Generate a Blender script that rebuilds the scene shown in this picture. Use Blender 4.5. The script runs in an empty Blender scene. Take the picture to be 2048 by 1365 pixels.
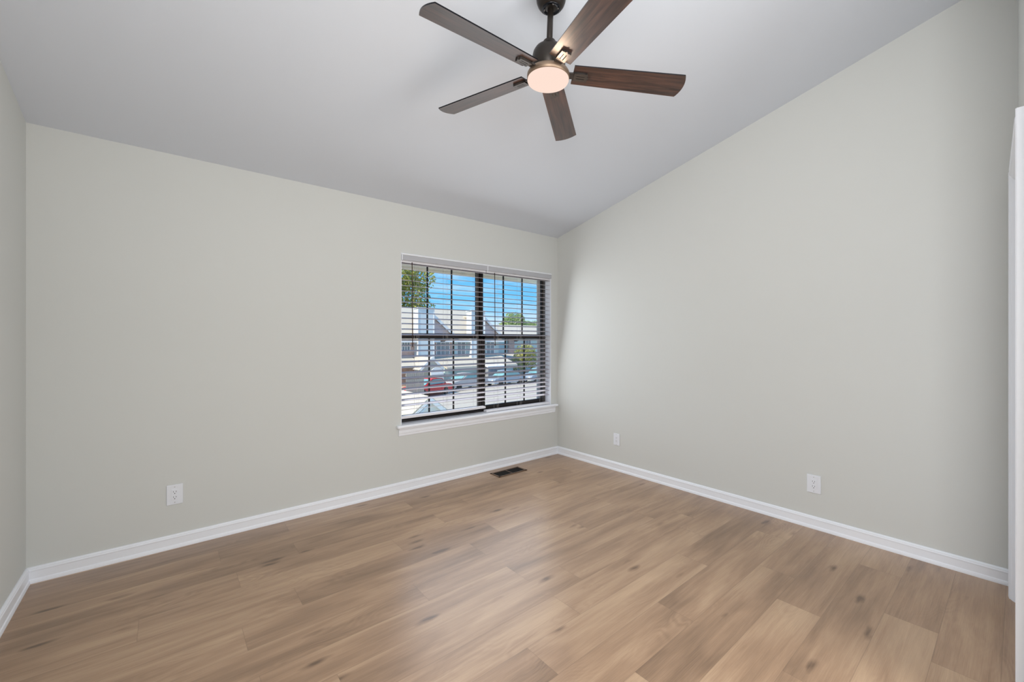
import bpy, bmesh, math, random
from mathutils import Vector, Matrix
R = math.radians
sc = bpy.context.scene
COL = sc.collection
random.seed(7)

# ------------------------------------------------------------------ camera
YAW, FPX, CY, EYE = 0.6885, 836.98, 678.88, 1.308
cam_d = bpy.data.cameras.new('camera'); cam = bpy.data.objects.new('camera', cam_d); COL.objects.link(cam)
cam.location = (0, 0, EYE); cam.rotation_euler = (R(90), 0, -YAW)
cam_d.sensor_fit = 'HORIZONTAL'; cam_d.sensor_width = 36.0; cam_d.lens = FPX / 2048 * 36.0
cam_d.shift_y = -(682.5 - CY) / 2048.0
cam_d.clip_start = 0.02; cam_d.clip_end = 500
sc.camera = cam

# ------------------------------------------------------------------ world, sun, area lights, exposure
sc.view_settings.view_transform = 'Standard'; sc.view_settings.look = 'None'
sc.view_settings.gamma = 1.0; sc.view_settings.exposure = 0.0
sc.view_settings.use_curve_mapping = False
W = bpy.data.worlds.new('sky'); sc.world = W; W.use_nodes = True
nt = W.node_tree; nt.nodes.clear()
wo = nt.nodes.new('ShaderNodeOutputWorld'); bg = nt.nodes.new('ShaderNodeBackground')
tc = nt.nodes.new('ShaderNodeTexCoord'); sep = nt.nodes.new('ShaderNodeSeparateXYZ')
rmp = nt.nodes.new('ShaderNodeValToRGB'); cr = rmp.color_ramp
cr.elements[0].position = 0.0; cr.elements[0].color = (0.46, 0.72, 0.93, 1)
cr.elements[1].position = 0.30; cr.elements[1].color = (0.045, 0.30, 0.80, 1)
e = cr.elements.new(0.10); e.color = (0.16, 0.55, 0.95, 1)
mp = nt.nodes.new('ShaderNodeMapping'); mp.inputs['Scale'].default_value = (3.2, 3.2, 20); mp.inputs['Rotation'].default_value = (0.12, 0.1, 0)
nz = nt.nodes.new('ShaderNodeTexNoise'); nz.inputs['Scale'].default_value = 1.6; nz.inputs['Detail'].default_value = 6; nz.inputs['Roughness'].default_value = 0.62
cr2 = nt.nodes.new('ShaderNodeValToRGB'); cr2.color_ramp.elements[0].position = 0.46; cr2.color_ramp.elements[1].position = 0.74
cr2.color_ramp.elements[1].color = (0.62, 0.62, 0.62, 1)
mx = nt.nodes.new('ShaderNodeMix'); mx.data_type = 'RGBA'
mx.inputs[7].default_value = (0.88, 0.93, 1.0, 1)
L = nt.links.new
L(tc.outputs['Generated'], sep.inputs[0]); L(sep.outputs['Z'], rmp.inputs[0])
L(tc.outputs['Generated'], mp.inputs[0]); L(mp.outputs[0], nz.inputs['Vector']); L(nz.outputs['Fac'], cr2.inputs[0])
L(cr2.outputs[0], mx.inputs[0]); L(rmp.outputs[0], mx.inputs[6]); L(mx.outputs[2], bg.inputs[0])
bg.inputs[1].default_value = 1.2; L(bg.outputs[0], wo.inputs[0])

sd = bpy.data.lights.new('sun', 'SUN'); sun = bpy.data.objects.new('sun', sd); COL.objects.link(sun)
sd.energy = 6.0; sd.angle = R(0.6); sd.color = (1, 0.90, 0.74)
sun.rotation_euler = Vector((0.74, 0.13, -0.64)).to_track_quat('-Z', 'Y').to_euler()

def area(name, loc, aim, sx, sy, power, color):
    d = bpy.data.lights.new(name, 'AREA'); o = bpy.data.objects.new(name, d); COL.objects.link(o)
    d.shape = 'RECTANGLE'; d.size = sx; d.size_y = sy; d.energy = power; d.color = color
    o.location = loc; o.rotation_euler = (Vector(aim) - Vector(loc)).to_track_quat('-Z', 'Y').to_euler()
    return o
# added fill lamps behind and beside the camera, evening out the room light
area('rear_fill', (1.72, -0.62, 1.25), (-0.58, 1.35, 0.95), 1.1, 2.1, 36, (1.0, 0.985, 0.96))
area('side_fill', (-0.42, -0.36, 1.60), (3.45, 0.35, 1.75), 0.66, 1.9, 50, (1.0, 0.985, 0.97))
# added unseen fill lamp aimed up, bounced off the vaulted ceiling
area('ceiling_fill', (0.7, -0.55, 1.95), (0.9, -0.25, 3.6), 1.2, 0.8, 27, (1.0, 0.985, 0.97))
# added lamp just inside the blinds, standing in for daylight from the window
area('window_fill', (2.446, 3.31, 1.33), (2.446, 1.0, 0.90), 1.70, 1.38, 13.5, (0.95, 0.98, 1.0))

# ------------------------------------------------------------------ material helpers
def srgb(r, g, b):
    def f(c):
        c /= 255.0
        return c / 12.92 if c <= 0.04045 else ((c + 0.055) / 1.055) ** 2.4
    return (f(r), f(g), f(b), 1)
MATS = {}
def mat(name, color, rough=0.5, metal=0.0, spec=0.5, noise=None, bump=None, emit=None, estr=0):
    """principled material with an optional procedural mottling (scale, amount) and bump (scale, strength)"""
    m = bpy.data.materials.new(name); m.use_nodes = True; n = m.node_tree.nodes; l = m.node_tree.links
    p = n['Principled BSDF']
    p.inputs['Base Color'].default_value = color; p.inputs['Roughness'].default_value = rough
    p.inputs['Metallic'].default_value = metal; p.inputs['Specular IOR Level'].default_value = spec
    if noise or bump:
        t = n.new('ShaderNodeTexCoord')
    if noise:
        z = n.new('ShaderNodeTexNoise'); z.inputs['Scale'].default_value = noise[0]; z.inputs['Detail'].default_value = 4
        l.new(t.outputs['Object'], z.inputs['Vector'])
        mxx = n.new('ShaderNodeMix'); mxx.data_type = 'RGBA'
        k = noise[1]
        mxx.inputs[6].default_value = tuple(c * (1 - k) for c in color[:3]) + (1,)
        mxx.inputs[7].default_value = tuple(min(1, c * (1 + k)) for c in color[:3]) + (1,)
        l.new(z.outputs['Fac'], mxx.inputs[0]); l.new(mxx.outputs[2], p.inputs['Base Color'])
    if bump:
        z2 = n.new('ShaderNodeTexNoise'); z2.inputs['Scale'].default_value = bump[0]; z2.inputs['Detail'].default_value = 3
        l.new(t.outputs['Object'], z2.inputs['Vector'])
        b = n.new('ShaderNodeBump'); b.inputs['Strength'].default_value = bump[1]; b.inputs['Distance'].default_value = 0.002
        l.new(z2.outputs['Fac'], b.inputs['Height']); l.new(b.outputs[0], p.inputs['Normal'])
    if emit:
        p.inputs['Emission Color'].default_value = emit; p.inputs['Emission Strength'].default_value = estr
    MATS[name] = m
    return m

M_WALL = mat('wall_paint', (0.652, 0.668, 0.652, 1), 0.85, spec=0.2, noise=(1.2, 0.012), bump=(260, 0.05))
M_CEIL = mat('ceiling_paint', (0.668, 0.708, 0.772, 1), 0.92, spec=0.1, noise=(2.0, 0.01), bump=(180, 0.06))
M_TRIM = mat('trim_paint', (0.885, 0.915, 0.975, 1), 0.38, spec=0.4, noise=(3, 0.008))
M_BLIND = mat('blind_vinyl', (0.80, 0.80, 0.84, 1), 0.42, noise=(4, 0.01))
M_SLAT = mat('shaded_slat_vinyl', (0.52, 0.49, 0.53, 1), 0.4, noise=(4, 0.01))  # white slats; their shaded lavender grey is painted into the base colour
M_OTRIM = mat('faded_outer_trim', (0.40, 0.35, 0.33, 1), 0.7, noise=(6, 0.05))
M_VAL = mat('shaded_valance_vinyl', (0.46, 0.47, 0.505, 1), 0.45, noise=(4, 0.01))  # white valance; its shade is put into this greyer base colour
M_CORD = mat('blind_cord', (0.62, 0.58, 0.56, 1), 0.8, noise=(90, 0.1))
M_WAND = mat('wand_brown', (0.055, 0.03, 0.022, 1), 0.35, noise=(20, 0.15))
M_FRAME = mat('bronze_aluminium', (0.018, 0.014, 0.013, 1), 0.45, metal=0.2, noise=(12, 0.2))
M_PLATE = mat('outlet_plastic', (0.80, 0.83, 0.89, 1), 0.35, noise=(8, 0.01))
M_DARK = mat('dark_slot', (0.01, 0.01, 0.01, 1), 0.6, noise=(30, 0.2))
M_SCREW = mat('screw_paint', (0.55, 0.56, 0.58, 1), 0.35, metal=0.3, noise=(40, 0.05))
M_BRONZE = mat('oil_rubbed_bronze', (0.030, 0.024, 0.020, 1), 0.38, metal=0.55, noise=(14, 0.25))
M_RING = mat('lamplit_bronze', (0.26, 0.185, 0.13, 1), 0.42, metal=0.75, noise=(14, 0.12))  # ring bronze lightened to paint in the warm lamp glow
M_BLACKMET = mat('black_metal', (0.010, 0.011, 0.015, 1), 0.22, metal=0.5, noise=(14, 0.2))
M_IRON = mat('bracket_metal', (0.10, 0.09, 0.085, 1), 0.30, metal=0.7, noise=(20, 0.15))
M_REG = mat('register_bronze', (0.13, 0.07, 0.035, 1), 0.35, metal=0.5, noise=(25, 0.2))
M_DUCT = mat('duct_black', (0.003, 0.003, 0.003, 1), 0.8, noise=(10, 0.2))

def glass_mat():
    m = bpy.data.materials.new('window_glass'); m.use_nodes = True; n = m.node_tree.nodes; l = m.node_tree.links
    n.clear(); o = n.new('ShaderNodeOutputMaterial'); t = n.new('ShaderNodeBsdfTransparent'); g = n.new('ShaderNodeBsdfGlossy')
    g.inputs['Roughness'].default_value = 0.02; t.inputs['Color'].default_value = (0.97, 0.985, 0.98, 1)
    fr = n.new('ShaderNodeFresnel'); fr.inputs['IOR'].default_value = 1.3
    x = n.new('ShaderNodeMixShader'); l.new(fr.outputs[0], x.inputs[0]); l.new(t.outputs[0], x.inputs[1]); l.new(g.outputs[0], x.inputs[2])
    l.new(x.outputs[0], o.inputs[0]); return m
M_GLASS = glass_mat()

def diffuser_mat():
    m = bpy.data.materials.new('lit_diffuser'); m.use_nodes = True; n = m.node_tree.nodes; l = m.node_tree.links
    n.clear(); o = n.new('ShaderNodeOutputMaterial'); em = n.new('ShaderNodeEmission')
    em.inputs[0].default_value = (1.0, 0.765, 0.655, 1); em.inputs[1].default_value = 1.0
    l.new(em.outputs[0], o.inputs[0]); return m
M_LAMP = diffuser_mat()

def wood_blade_mat():
    m = bpy.data.materials.new('walnut_blade'); m.use_nodes = True; n = m.node_tree.nodes; l = m.node_tree.links
    p = n['Principled BSDF']; uv = n.new('ShaderNodeUVMap'); uv.uv_map = 'UVMap'
    mp = n.new('ShaderNodeMapping'); mp.inputs['Scale'].default_value = (5, 75, 1)
    z = n.new('ShaderNodeTexNoise'); z.inputs['Scale'].default_value = 1.0; z.inputs['Detail'].default_value = 5; z.inputs['Distortion'].default_value = 0.6
    r = n.new('ShaderNodeValToRGB'); r.color_ramp.elements[0].position = 0.32; r.color_ramp.elements[0].color = (0.020, 0.011, 0.009, 1)
    r.color_ramp.elements[1].position = 0.72; r.color_ramp.elements[1].color = (0.092, 0.043, 0.030, 1)
    l.new(uv.outputs[0], mp.inputs[0]); l.new(mp.outputs[0], z.inputs['Vector']); l.new(z.outputs['Fac'], r.inputs[0]); l.new(r.outputs[0], p.inputs['Base Color'])
    p.inputs['Roughness'].default_value = 0.34; p.inputs['Specular IOR Level'].default_value = 0.7; p.inputs['Coat Weight'].default_value = 0.35; p.inputs['Coat Roughness'].default_value = 0.3
    return m
M_BLADE = wood_blade_mat()

# ------------------------------------------------------------------ mesh helpers
class MB:
    def __init__(s): s.bm = bmesh.new()
    def box(s, x0, x1, y0, y1, z0, z1, bev=0.0, T=None):
        b = bmesh.new()
        vs = [b.verts.new(v) for v in ((x0,y0,z0),(x1,y0,z0),(x1,y1,z0),(x0,y1,z0),(x0,y0,z1),(x1,y0,z1),(x1,y1,z1),(x0,y1,z1))]
        for f in ((0,3,2,1),(4,5,6,7),(0,1,5,4),(1,2,6,5),(2,3,7,6),(3,0,4,7)): b.faces.new([vs[i] for i in f])
        if bev > 0: bmesh.ops.bevel(b, geom=b.edges[:], offset=bev, segments=2, profile=0.5, affect='EDGES')
        s._add(b, T); return s
    def prism(s, poly, ext, T=None):
        """poly: list of 3D points (planar), ext: extrusion vector"""
        b = bmesh.new(); e = Vector(ext); p = [Vector(q) for q in poly]
        a = [b.verts.new(q) for q in p]; c = [b.verts.new(q + e) for q in p]; n = len(p)
        b.faces.new(a[::-1]); b.faces.new(c)
        for i in range(n): b.faces.new((a[i], a[(i+1)%n], c[(i+1)%n], c[i]))
        bmesh.ops.recalc_face_normals(b, faces=b.faces[:])
        s._add(b, T); return s
    def lathe(s, prof, seg=40, T=None):
        """prof: (r, z) top to bottom; revolved about z"""
        b = bmesh.new(); rings = []
        for r, z in prof:
            if r < 1e-6: rings.append([b.verts.new((0,0,z))])
            else: rings.append([b.verts.new((r*math.cos(2*math.pi*i/seg), r*math.sin(2*math.pi*i/seg), z)) for i in range(seg)])
        for A, B in zip(rings, rings[1:]):
            for i in range(seg):
                j = (i+1) % seg
                q = [A[i % len(A)], A[j % len(A)], B[j % len(B)], B[i % len(B)]]
                q = [v for k, v in enumerate(q) if v not in q[:k]]
                if len(q) > 2: b.faces.new(q)
        bmesh.ops.recalc_face_normals(b, faces=b.faces[:])
        for f in b.faces: f.smooth = True
        s._add(b, T); return s
    def tube(s, p0, p1, r, seg=12, r1=None, T=None):
        p0, p1 = Vector(p0), Vector(p1); d = p1 - p0
        b = bmesh.new()
        bmesh.ops.create_cone(b, cap_ends=True, segments=seg, radius1=r, radius2=r if r1 is None else r1, depth=d.length)
        q = d.to_track_quat('Z', 'Y').to_matrix().to_4x4()
        bmesh.ops.transform(b, matrix=Matrix.Translation((p0+p1)/2) @ q, verts=b.verts[:])
        for f in b.faces: f.smooth = len(f.verts) == 4
        s._add(b, T); return s
    def bar(s, p0, p1, w, t, up=(0,1,0), T=None):
        """rectangular bar from p0 to p1: w across, t along 'up'"""
        p0, p1 = Vector(p0), Vector(p1); d = (p1-p0).normalized(); u = Vector(up); a = d.cross(u).normalized()*w/2; u = u*t/2
        return s.prism([p0-a-u, p0+a-u, p0+a+u, p0-a+u], p1-p0, T)
    def quad(s, pts):
        s.bm.faces.new([s.bm.verts.new(p) for p in pts]); return s
    def _add(s, b, T=None):
        if T is not None: bmesh.ops.transform(b, matrix=T, verts=b.verts[:])
        me = bpy.data.meshes.new('tmp'); b.to_mesh(me); b.free(); s.bm.from_mesh(me); bpy.data.meshes.remove(me)
    def build(s, name, m, parent=None, origin=None):
        me = bpy.data.meshes.new(name)
        if origin is not None: bmesh.ops.translate(s.bm, vec=-Vector(origin), verts=s.bm.verts[:])
        s.bm.to_mesh(me); s.bm.free(); me.materials.append(m)
        o = bpy.data.objects.new(name, me); COL.objects.link(o)
        if origin is not None: o.location = origin
        if parent is not None:
            o.parent = parent
            if origin is None: o.matrix_parent_inverse = Matrix.Translation(-WORLD(parent))
            else: o.location = Vector(origin) - WORLD(parent)
        return o
def WORLD(o):
    v = Vector(o.location)
    if o.parent is not None: v += WORLD(o.parent) + (o.matrix_parent_inverse.translation if True else Vector())
    return v
def empty(name, loc):
    o = bpy.data.objects.new(name, None); COL.objects.link(o); o.location = loc; o.empty_display_size = 0.1; return o
def tag(o, label, cat, group=None):
    o['label'] = label; o['category'] = cat
    if group: o['group'] = group
    return o
def structure(o): o['kind'] = 'structure'; return o

# ------------------------------------------------------------------ room shell
YW, XR, XL = 3.3736, 3.4518, -0.5843
EAVE, SLOPE = 2.4661, 0.2377
YB = -1.65
def ceil_z(y): return EAVE + (YW - y) * SLOPE
WX0, WX1, WZ0, WZ1 = 1.544, 3.347, 0.572, 2.050
T = 0.24

# plank floor: one mesh, a face per plank, each with its own tone and seed
def floor_mat():
    m = bpy.data.materials.new('vinyl_plank_floor'); m.use_nodes = True; n = m.node_tree.nodes; l = m.node_tree.links
    p = n['Principled BSDF']
    def N(t, **k):
        x = n.new(t)
        for a, b in k.items(): setattr(x, a, b)
        return x
    def math_(op, a, b=None, c=None):
        x = N('ShaderNodeMath', operation=op)
        for i, v in enumerate((a, b, c)):
            if v is None: continue
            if isinstance(v, (int, float)): x.inputs[i].default_value = v
            else: l.new(v, x.inputs[i])
        return x.outputs[0]
    uv = N('ShaderNodeUVMap', uv_map='UVMap'); sp = N('ShaderNodeSeparateXYZ'); l.new(uv.outputs[0], sp.inputs[0])
    u, v = sp.outputs[0], sp.outputs[1]
    tone = N('ShaderNodeAttribute', attribute_name='tone').outputs['Fac']
    seed = N('ShaderNodeAttribute', attribute_name='seed').outputs['Fac']
    def vec(su, sv, off):
        c = N('ShaderNodeCombineXYZ')
        l.new(math_('ADD', math_('MULTIPLY', u, su), math_('MULTIPLY', seed, off)), c.inputs[0])
        l.new(math_('MULTIPLY', v, sv), c.inputs[1]); l.new(math_('MULTIPLY', seed, 37.0), c.inputs[2])
        return c.outputs[0]
    def noise(vv, detail=3, rough=0.5, dist=0.0):
        z = N('ShaderNodeTexNoise'); z.inputs['Scale'].default_value = 1.0; z.inputs['Detail'].default_value = detail
        z.inputs['Roughness'].default_value = rough; z.inputs['Distortion'].default_value = dist
        l.new(vv, z.inputs['Vector']); return z.outputs['Fac']
    broad = noise(vec(1.3, 7, 13.0), 3, 0.5, 0.5)          # broad smoky streaks along the plank
    streak = noise(vec(2.2, 42, 7.0), 4, 0.55, 0.3)        # medium streaks
    grain = noise(vec(8, 420, 3.0), 3, 0.65)                # fine pores
    # cathedral figure: warped bands
    warp = noise(vec(2.4, 7, 5.0), 2, 0.5)
    band = math_('SINE', math_('ADD', math_('MULTIPLY', v, 260.0), math_('MULTIPLY', warp, 95.0)))
    bandm = noise(vec(1.7, 4, 21.0), 1, 0.5)
    bandk = math_('MULTIPLY', band, math_('MULTIPLY', math_('MAXIMUM', math_('SUBTRACT', bandm, 0.5), 0.0), 0.30))
    # knots
    vo = N('ShaderNodeTexVoronoi'); vo.inputs['Scale'].default_value = 1.0; vo.inputs['Randomness'].default_value = 0.9
    dv = N('ShaderNodeVectorMath', operation='ADD')
    wv = N('ShaderNodeTexNoise'); wv.inputs['Scale'].default_value = 4.0; l.new(vec(2.6, 9, 11.0), wv.inputs['Vector'])
    sc_ = N('ShaderNodeVectorMath', operation='SCALE'); sc_.inputs['Scale'].default_value = 0.22; l.new(wv.outputs['Color'], sc_.inputs[0])
    l.new(vec(2.6, 9, 11.0), dv.inputs[0]); l.new(sc_.outputs[0], dv.inputs[1]); l.new(dv.outputs[0], vo.inputs['Vector'])
    sel = N('ShaderNodeSeparateColor'); l.new(vo.outputs['Color'], sel.inputs[0])
    selk = math_('GREATER_THAN', sel.outputs[0], 0.52)
    kn = math_('MULTIPLY', math_('POWER', math_('MAXIMUM', math_('SUBTRACT', 1.0, math_('DIVIDE', vo.outputs['Distance'], 0.19)), 0.0), 1.2), selk)
    # combine into one darkness-lightness value
    val = math_('ADD', math_('MULTIPLY', math_('SUBTRACT', broad, 0.5), 1.15), math_('MULTIPLY', math_('SUBTRACT', streak, 0.5), 0.46))
    val = math_('ADD', val, math_('MULTIPLY', math_('SUBTRACT', grain, 0.5), 0.42))
    val = math_('ADD', val, bandk)
    val = math_('ADD', val, math_('MULTIPLY', math_('SUBTRACT', tone, 0.5), 0.48))
    val = math_('ADD', val, 0.5)
    val = math_('SUBTRACT', val, math_('MULTIPLY', kn, 0.75))
    r = N('ShaderNodeValToRGB'); l.new(val, r.inputs[0]); e = r.color_ramp.elements
    e[0].position = 0.0; e[0].color = (0.135, 0.078, 0.042, 1)
    e[1].position = 1.0; e[1].color = (0.60, 0.420, 0.268, 1)
    q = r.color_ramp.elements.new(0.5); q.color = (0.372, 0.233, 0.141, 1)
    # seams
    dl = math_('MINIMUM', v, math_('SUBTRACT', 0.1829, v)); de = math_('MINIMUM', u, math_('SUBTRACT', 1.23, u))
    seam = math_('LESS_THAN', math_('MINIMUM', dl, de), 0.0011)
    mxx = N('ShaderNodeMix', data_type='RGBA'); l.new(math_('MULTIPLY', seam, 0.34), mxx.inputs[0]); l.new(r.outputs[0], mxx.inputs[6])
    mxx.inputs[7].default_value = (0.10, 0.06, 0.035, 1)
    l.new(mxx.outputs[2], p.inputs['Base Color'])
    p.inputs['Roughness'].default_value = 0.31; p.inputs['Specular IOR Level'].default_value = 1.0
    bgr = noise(vec(4, 210, 9.0), 2, 0.5)
    b = N('ShaderNodeBump'); b.inputs['Strength'].default_value = 0.22; b.inputs['Distance'].default_value = 0.0016
    l.new(math_('SUBTRACT', bgr, math_('MULTIPLY', seam, 0.5)), b.inputs['Height']); l.new(b.outputs[0], p.inputs['Normal'])
    return m

PW, PL, PY0 = 0.1829, 1.23, 0.048
JOINT = {0: 2.39, 1: 2.643, 2: 3.103, 3: 2.372, 4: 2.648, 5: 3.11, 6: 2.405, 7: 2.746, 8: 2.97, 9: 2.735, 10: 2.24, 11: 1.49,
         12: 1.743, 13: -0.103, 14: 0.297, 15: 1.85, 16: 0.241, 17: 0.64, 18: 1.2}
# tones read off the floor: (row, number of planks right of the row's reference joint) -> tone
TONE = {(3,-1): 0.70, (3,0): 0.50, (2,-1): 0.42, (2,0): 0.62, (1,-1): 0.74, (1,0): 0.38, (0,-1): 0.5, (4,-1): 0.30, (4,0): 0.48,
        (5,-1): 0.36, (5,0): 0.74, (6,-1): 0.70, (6,0): 0.36, (6,-2): 0.42, (7,-1): 0.66, (7,0): 0.44, (7,-2): 0.6, (8,-1): 0.5, (8,0): 0.36,
        (8,-2): 0.62, (9,-1): 0.44, (9,0): 0.5, (9,-2): 0.55, (10,0): 0.40, (10,-1): 0.6, (10,-2): 0.5, (11,0): 0.42, (11,1): 0.66, (11,-1): 0.46, (11,-2): 0.68,
        (12,-1): 0.34, (12,0): 0.66, (12,-2): 0.42, (13,0): 0.60, (13,1): 0.55, (13,-1): 0.40, (14,0): 0.58, (14,-1): 0.42, (14,1): 0.52,
        (15,-1): 0.34, (15,0): 0.52, (15,-2): 0.40, (16,-1): 0.36, (16,0): 0.42, (16,1): 0.32, (17,-1): 0.28, (17,0): 0.40, (17,1): 0.4}
def build_floor():
    me = bpy.data.meshes.new('floor'); bm = bmesh.new()
    uvl = bm.loops.layers.uv.new('UVMap'); tl = bm.faces.layers.float.new('tone'); sl = bm.faces.layers.float.new('seed')
    rnd = random.Random(11)
    x0, x1, y0, y1 = XL - 0.02, XR + 0.02, YB - 0.02, YW + 0.02
    for row in range(-10, 19):
        ya, yb = PY0 + row*PW, PY0 + (row+1)*PW
        j = JOINT.get(row, rnd.uniform(0, 1.23))
        for k in range(-5, 5):
            xa, xb = j + k*PL, j + (k+1)*PL
            ca, cb, da, db = max(xa, x0), min(xb, x1), max(ya, y0), min(yb, y1)
            if cb - ca < 1e-4 or db - da < 1e-4: continue
            f = bm.faces.new([bm.verts.new(c) for c in ((ca, da, 0), (cb, da, 0), (cb, db, 0), (ca, db, 0))])
            f[tl] = TONE.get((row, k), rnd.uniform(0.38, 0.66)); f[sl] = rnd.uniform(0, 10)
            for lp in f.loops: lp[uvl].uv = (lp.vert.co.x - xa, lp.vert.co.y - ya)
    # underside and sides so that the floor is a slab
    def q(*c): f = bm.faces.new([bm.verts.new(p) for p in c]); f[tl] = 0.5
    z = -0.12
    q((x0,y0,z),(x0,y1,z),(x1,y1,z),(x1,y0,z)); q((x0,y0,z),(x1,y0,z),(x1,y0,0),(x0,y0,0)); q((x0,y1,z),(x0,y1,0),(x1,y1,0),(x1,y1,z))
    q((x0,y0,z),(x0,y0,0),(x0,y1,0),(x0,y1,z)); q((x1,y0,z),(x1,y1,z),(x1,y1,0),(x1,y0,0))
    bm.to_mesh(me); bm.free(); me.materials.append(floor_mat())
    o = bpy.data.objects.new('floor', me); COL.objects.link(o); structure(o)
build_floor()

zt = EAVE + 0.10
w = MB()
w.box(XL-T, WX0, YW, YW+T, -0.12, zt); w.box(WX1, XR+T, YW, YW+T, -0.12, zt)
w.box(WX0, WX1, YW, YW+T, -0.12, WZ0); w.box(WX0, WX1, YW, YW+T, WZ1, zt)
structure(w.build('wall_window', M_WALL))
def gable(x0, x1, name):
    w = MB(); w.prism([(x0, YB-T, -0.12), (x0, YW+0.001, -0.12), (x0, YW+0.001, ceil_z(YW)+0.06), (x0, YB-T, ceil_z(YB-T)+0.06)], (x1-x0, 0, 0))
    structure(w.build(name, M_WALL))
gable(XR, XR+T, 'wall_right'); gable(XL-T, XL, 'wall_left')
w = MB(); w.box(XL-T, XR+T, YB-T, YB, -0.12, ceil_z(YB)+0.08); structure(w.build('wall_rear', M_WALL))
c = MB(); c.prism([(XL-T, YW+T, ceil_z(YW+T)), (XL-T, YB-T, ceil_z(YB-T)), (XL-T, YB-T, ceil_z(YB-T)+0.2), (XL-T, YW+T, ceil_z(YW+T)+0.2)], (XR-XL+2*T, 0, 0))
structure(c.build('ceiling', M_CEIL))

# baseboards: shoe, flat, cap bead
def base_prof(t):
    return [(0, 0), (0.019, 0), (0.019, 0.008), (0.0165, 0.018), (0.0135, 0.0215), (0.0125, 0.0235), (0.0125, 0.062), (0.0145, 0.0645), (0.0145, 0.069), (0.0115, 0.0735), (0.0115, 0.077), (0.008, 0.082), (0.004, 0.0845), (0, 0.0845)]
b = MB(); b.prism([(XL, YW-d, z) for d, z in base_prof(0)], (XR-XL, 0, 0)); structure(b.build('baseboard_window', M_TRIM))
b = MB(); b.prism([(XR-d, 0.0, z) for d, z in base_prof(0)], (0, YW, 0)); structure(b.build('baseboard_right', M_TRIM))
b = MB(); b.prism([(XL+d, YB, z) for d, z in base_prof(0)], (0, YW-YB, 0)); structure(b.build('baseboard_left', M_TRIM))

# ------------------------------------------------------------------ closet wall with cased door, right beside the photographer
PIV = Vector((XR, 0.009, 0)); TURN = Matrix.Translation(PIV) @ Matrix.Rotation(R(1.75), 4, 'Z') @ Matrix.Translation(-PIV)
DX0, DX1, DH = 2.47, 3.235, 2.08                        # door opening along x
yf = 0.0085
w = MB(); w.box(DX1+0.02, XR+0.05, yf-0.11, yf, -0.1, 3.5, T=TURN); w.box(2.08, DX0-0.02, yf-0.11, yf, -0.1, 3.5, T=TURN); w.box(DX0-0.02, DX1+0.02, yf-0.11, yf, DH+0.02, 3.5, T=TURN)
structure(w.build('wall_closet', M_WALL))
def closet_door():
    root = structure(empty('door_1', (2.85, -0.06, 0)))
    # casing profile: (distance outward from the opening, thickness)
    prof = [(0.0, 0.0), (0.0, 0.010), (0.006, 0.013), (0.022, 0.015), (0.034, 0.024), (0.046, 0.029), (0.052, 0.034), (0.078, 0.036), (0.084, 0.032), (0.084, 0.0)]
    m = MB()
    m.prism([(DX1-0.01+d, yf+t, 0) for d, t in prof], (0, 0, DH+0.074), TURN)
    m.prism([(DX0+0.01-d, yf+t, 0) for d, t in prof], (0, 0, DH+0.074), TURN)
    m.prism([(DX0+0.01, yf+t, DH-0.01+d) for d, t in prof], (DX1-DX0-0.02, 0, 0), TURN)
    m.build('casing', M_TRIM, root)
    m = MB()
    m.box(DX0-0.02, DX0, yf-0.11, yf, 0, DH, T=TURN); m.box(DX1, DX1+0.02, yf-0.11, yf, 0, DH, T=TURN); m.box(DX0-0.02, DX1+0.02, yf-0.11, yf, DH, DH+0.02, T=TURN)
    m.build('jamb', M_TRIM, root)
    m = MB(); m.box(DX0+0.003, DX1-0.003, yf-0.045, yf-0.010, 0.008, DH-0.003, 0.002, TURN)
    for z0, z1 in ((0.22, 0.95), (1.08, 1.92)):
        for xa, xb in ((DX0+0.10, (DX0+DX1)/2-0.05), ((DX0+DX1)/2+0.05, DX1-0.10)):
            m.box(xa, xb, yf-0.012, yf-0.004, z0, z1, 0.003, TURN)
    d = m.build('door_slab', M_TRIM, root)
    m = MB(); kz = Matrix.Translation((DX0+0.07, yf-0.010, 0.95)) @ Matrix.Rotation(R(-90), 4, 'X')
    m.lathe([(0, 0.016), (0.012, 0.014), (0.016, 0.008), (0.010, 0.002), (0.009, 0)], 20, TURN @ kz); m.build('door_knob', M_BRONZE, d)
closet_door()

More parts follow.
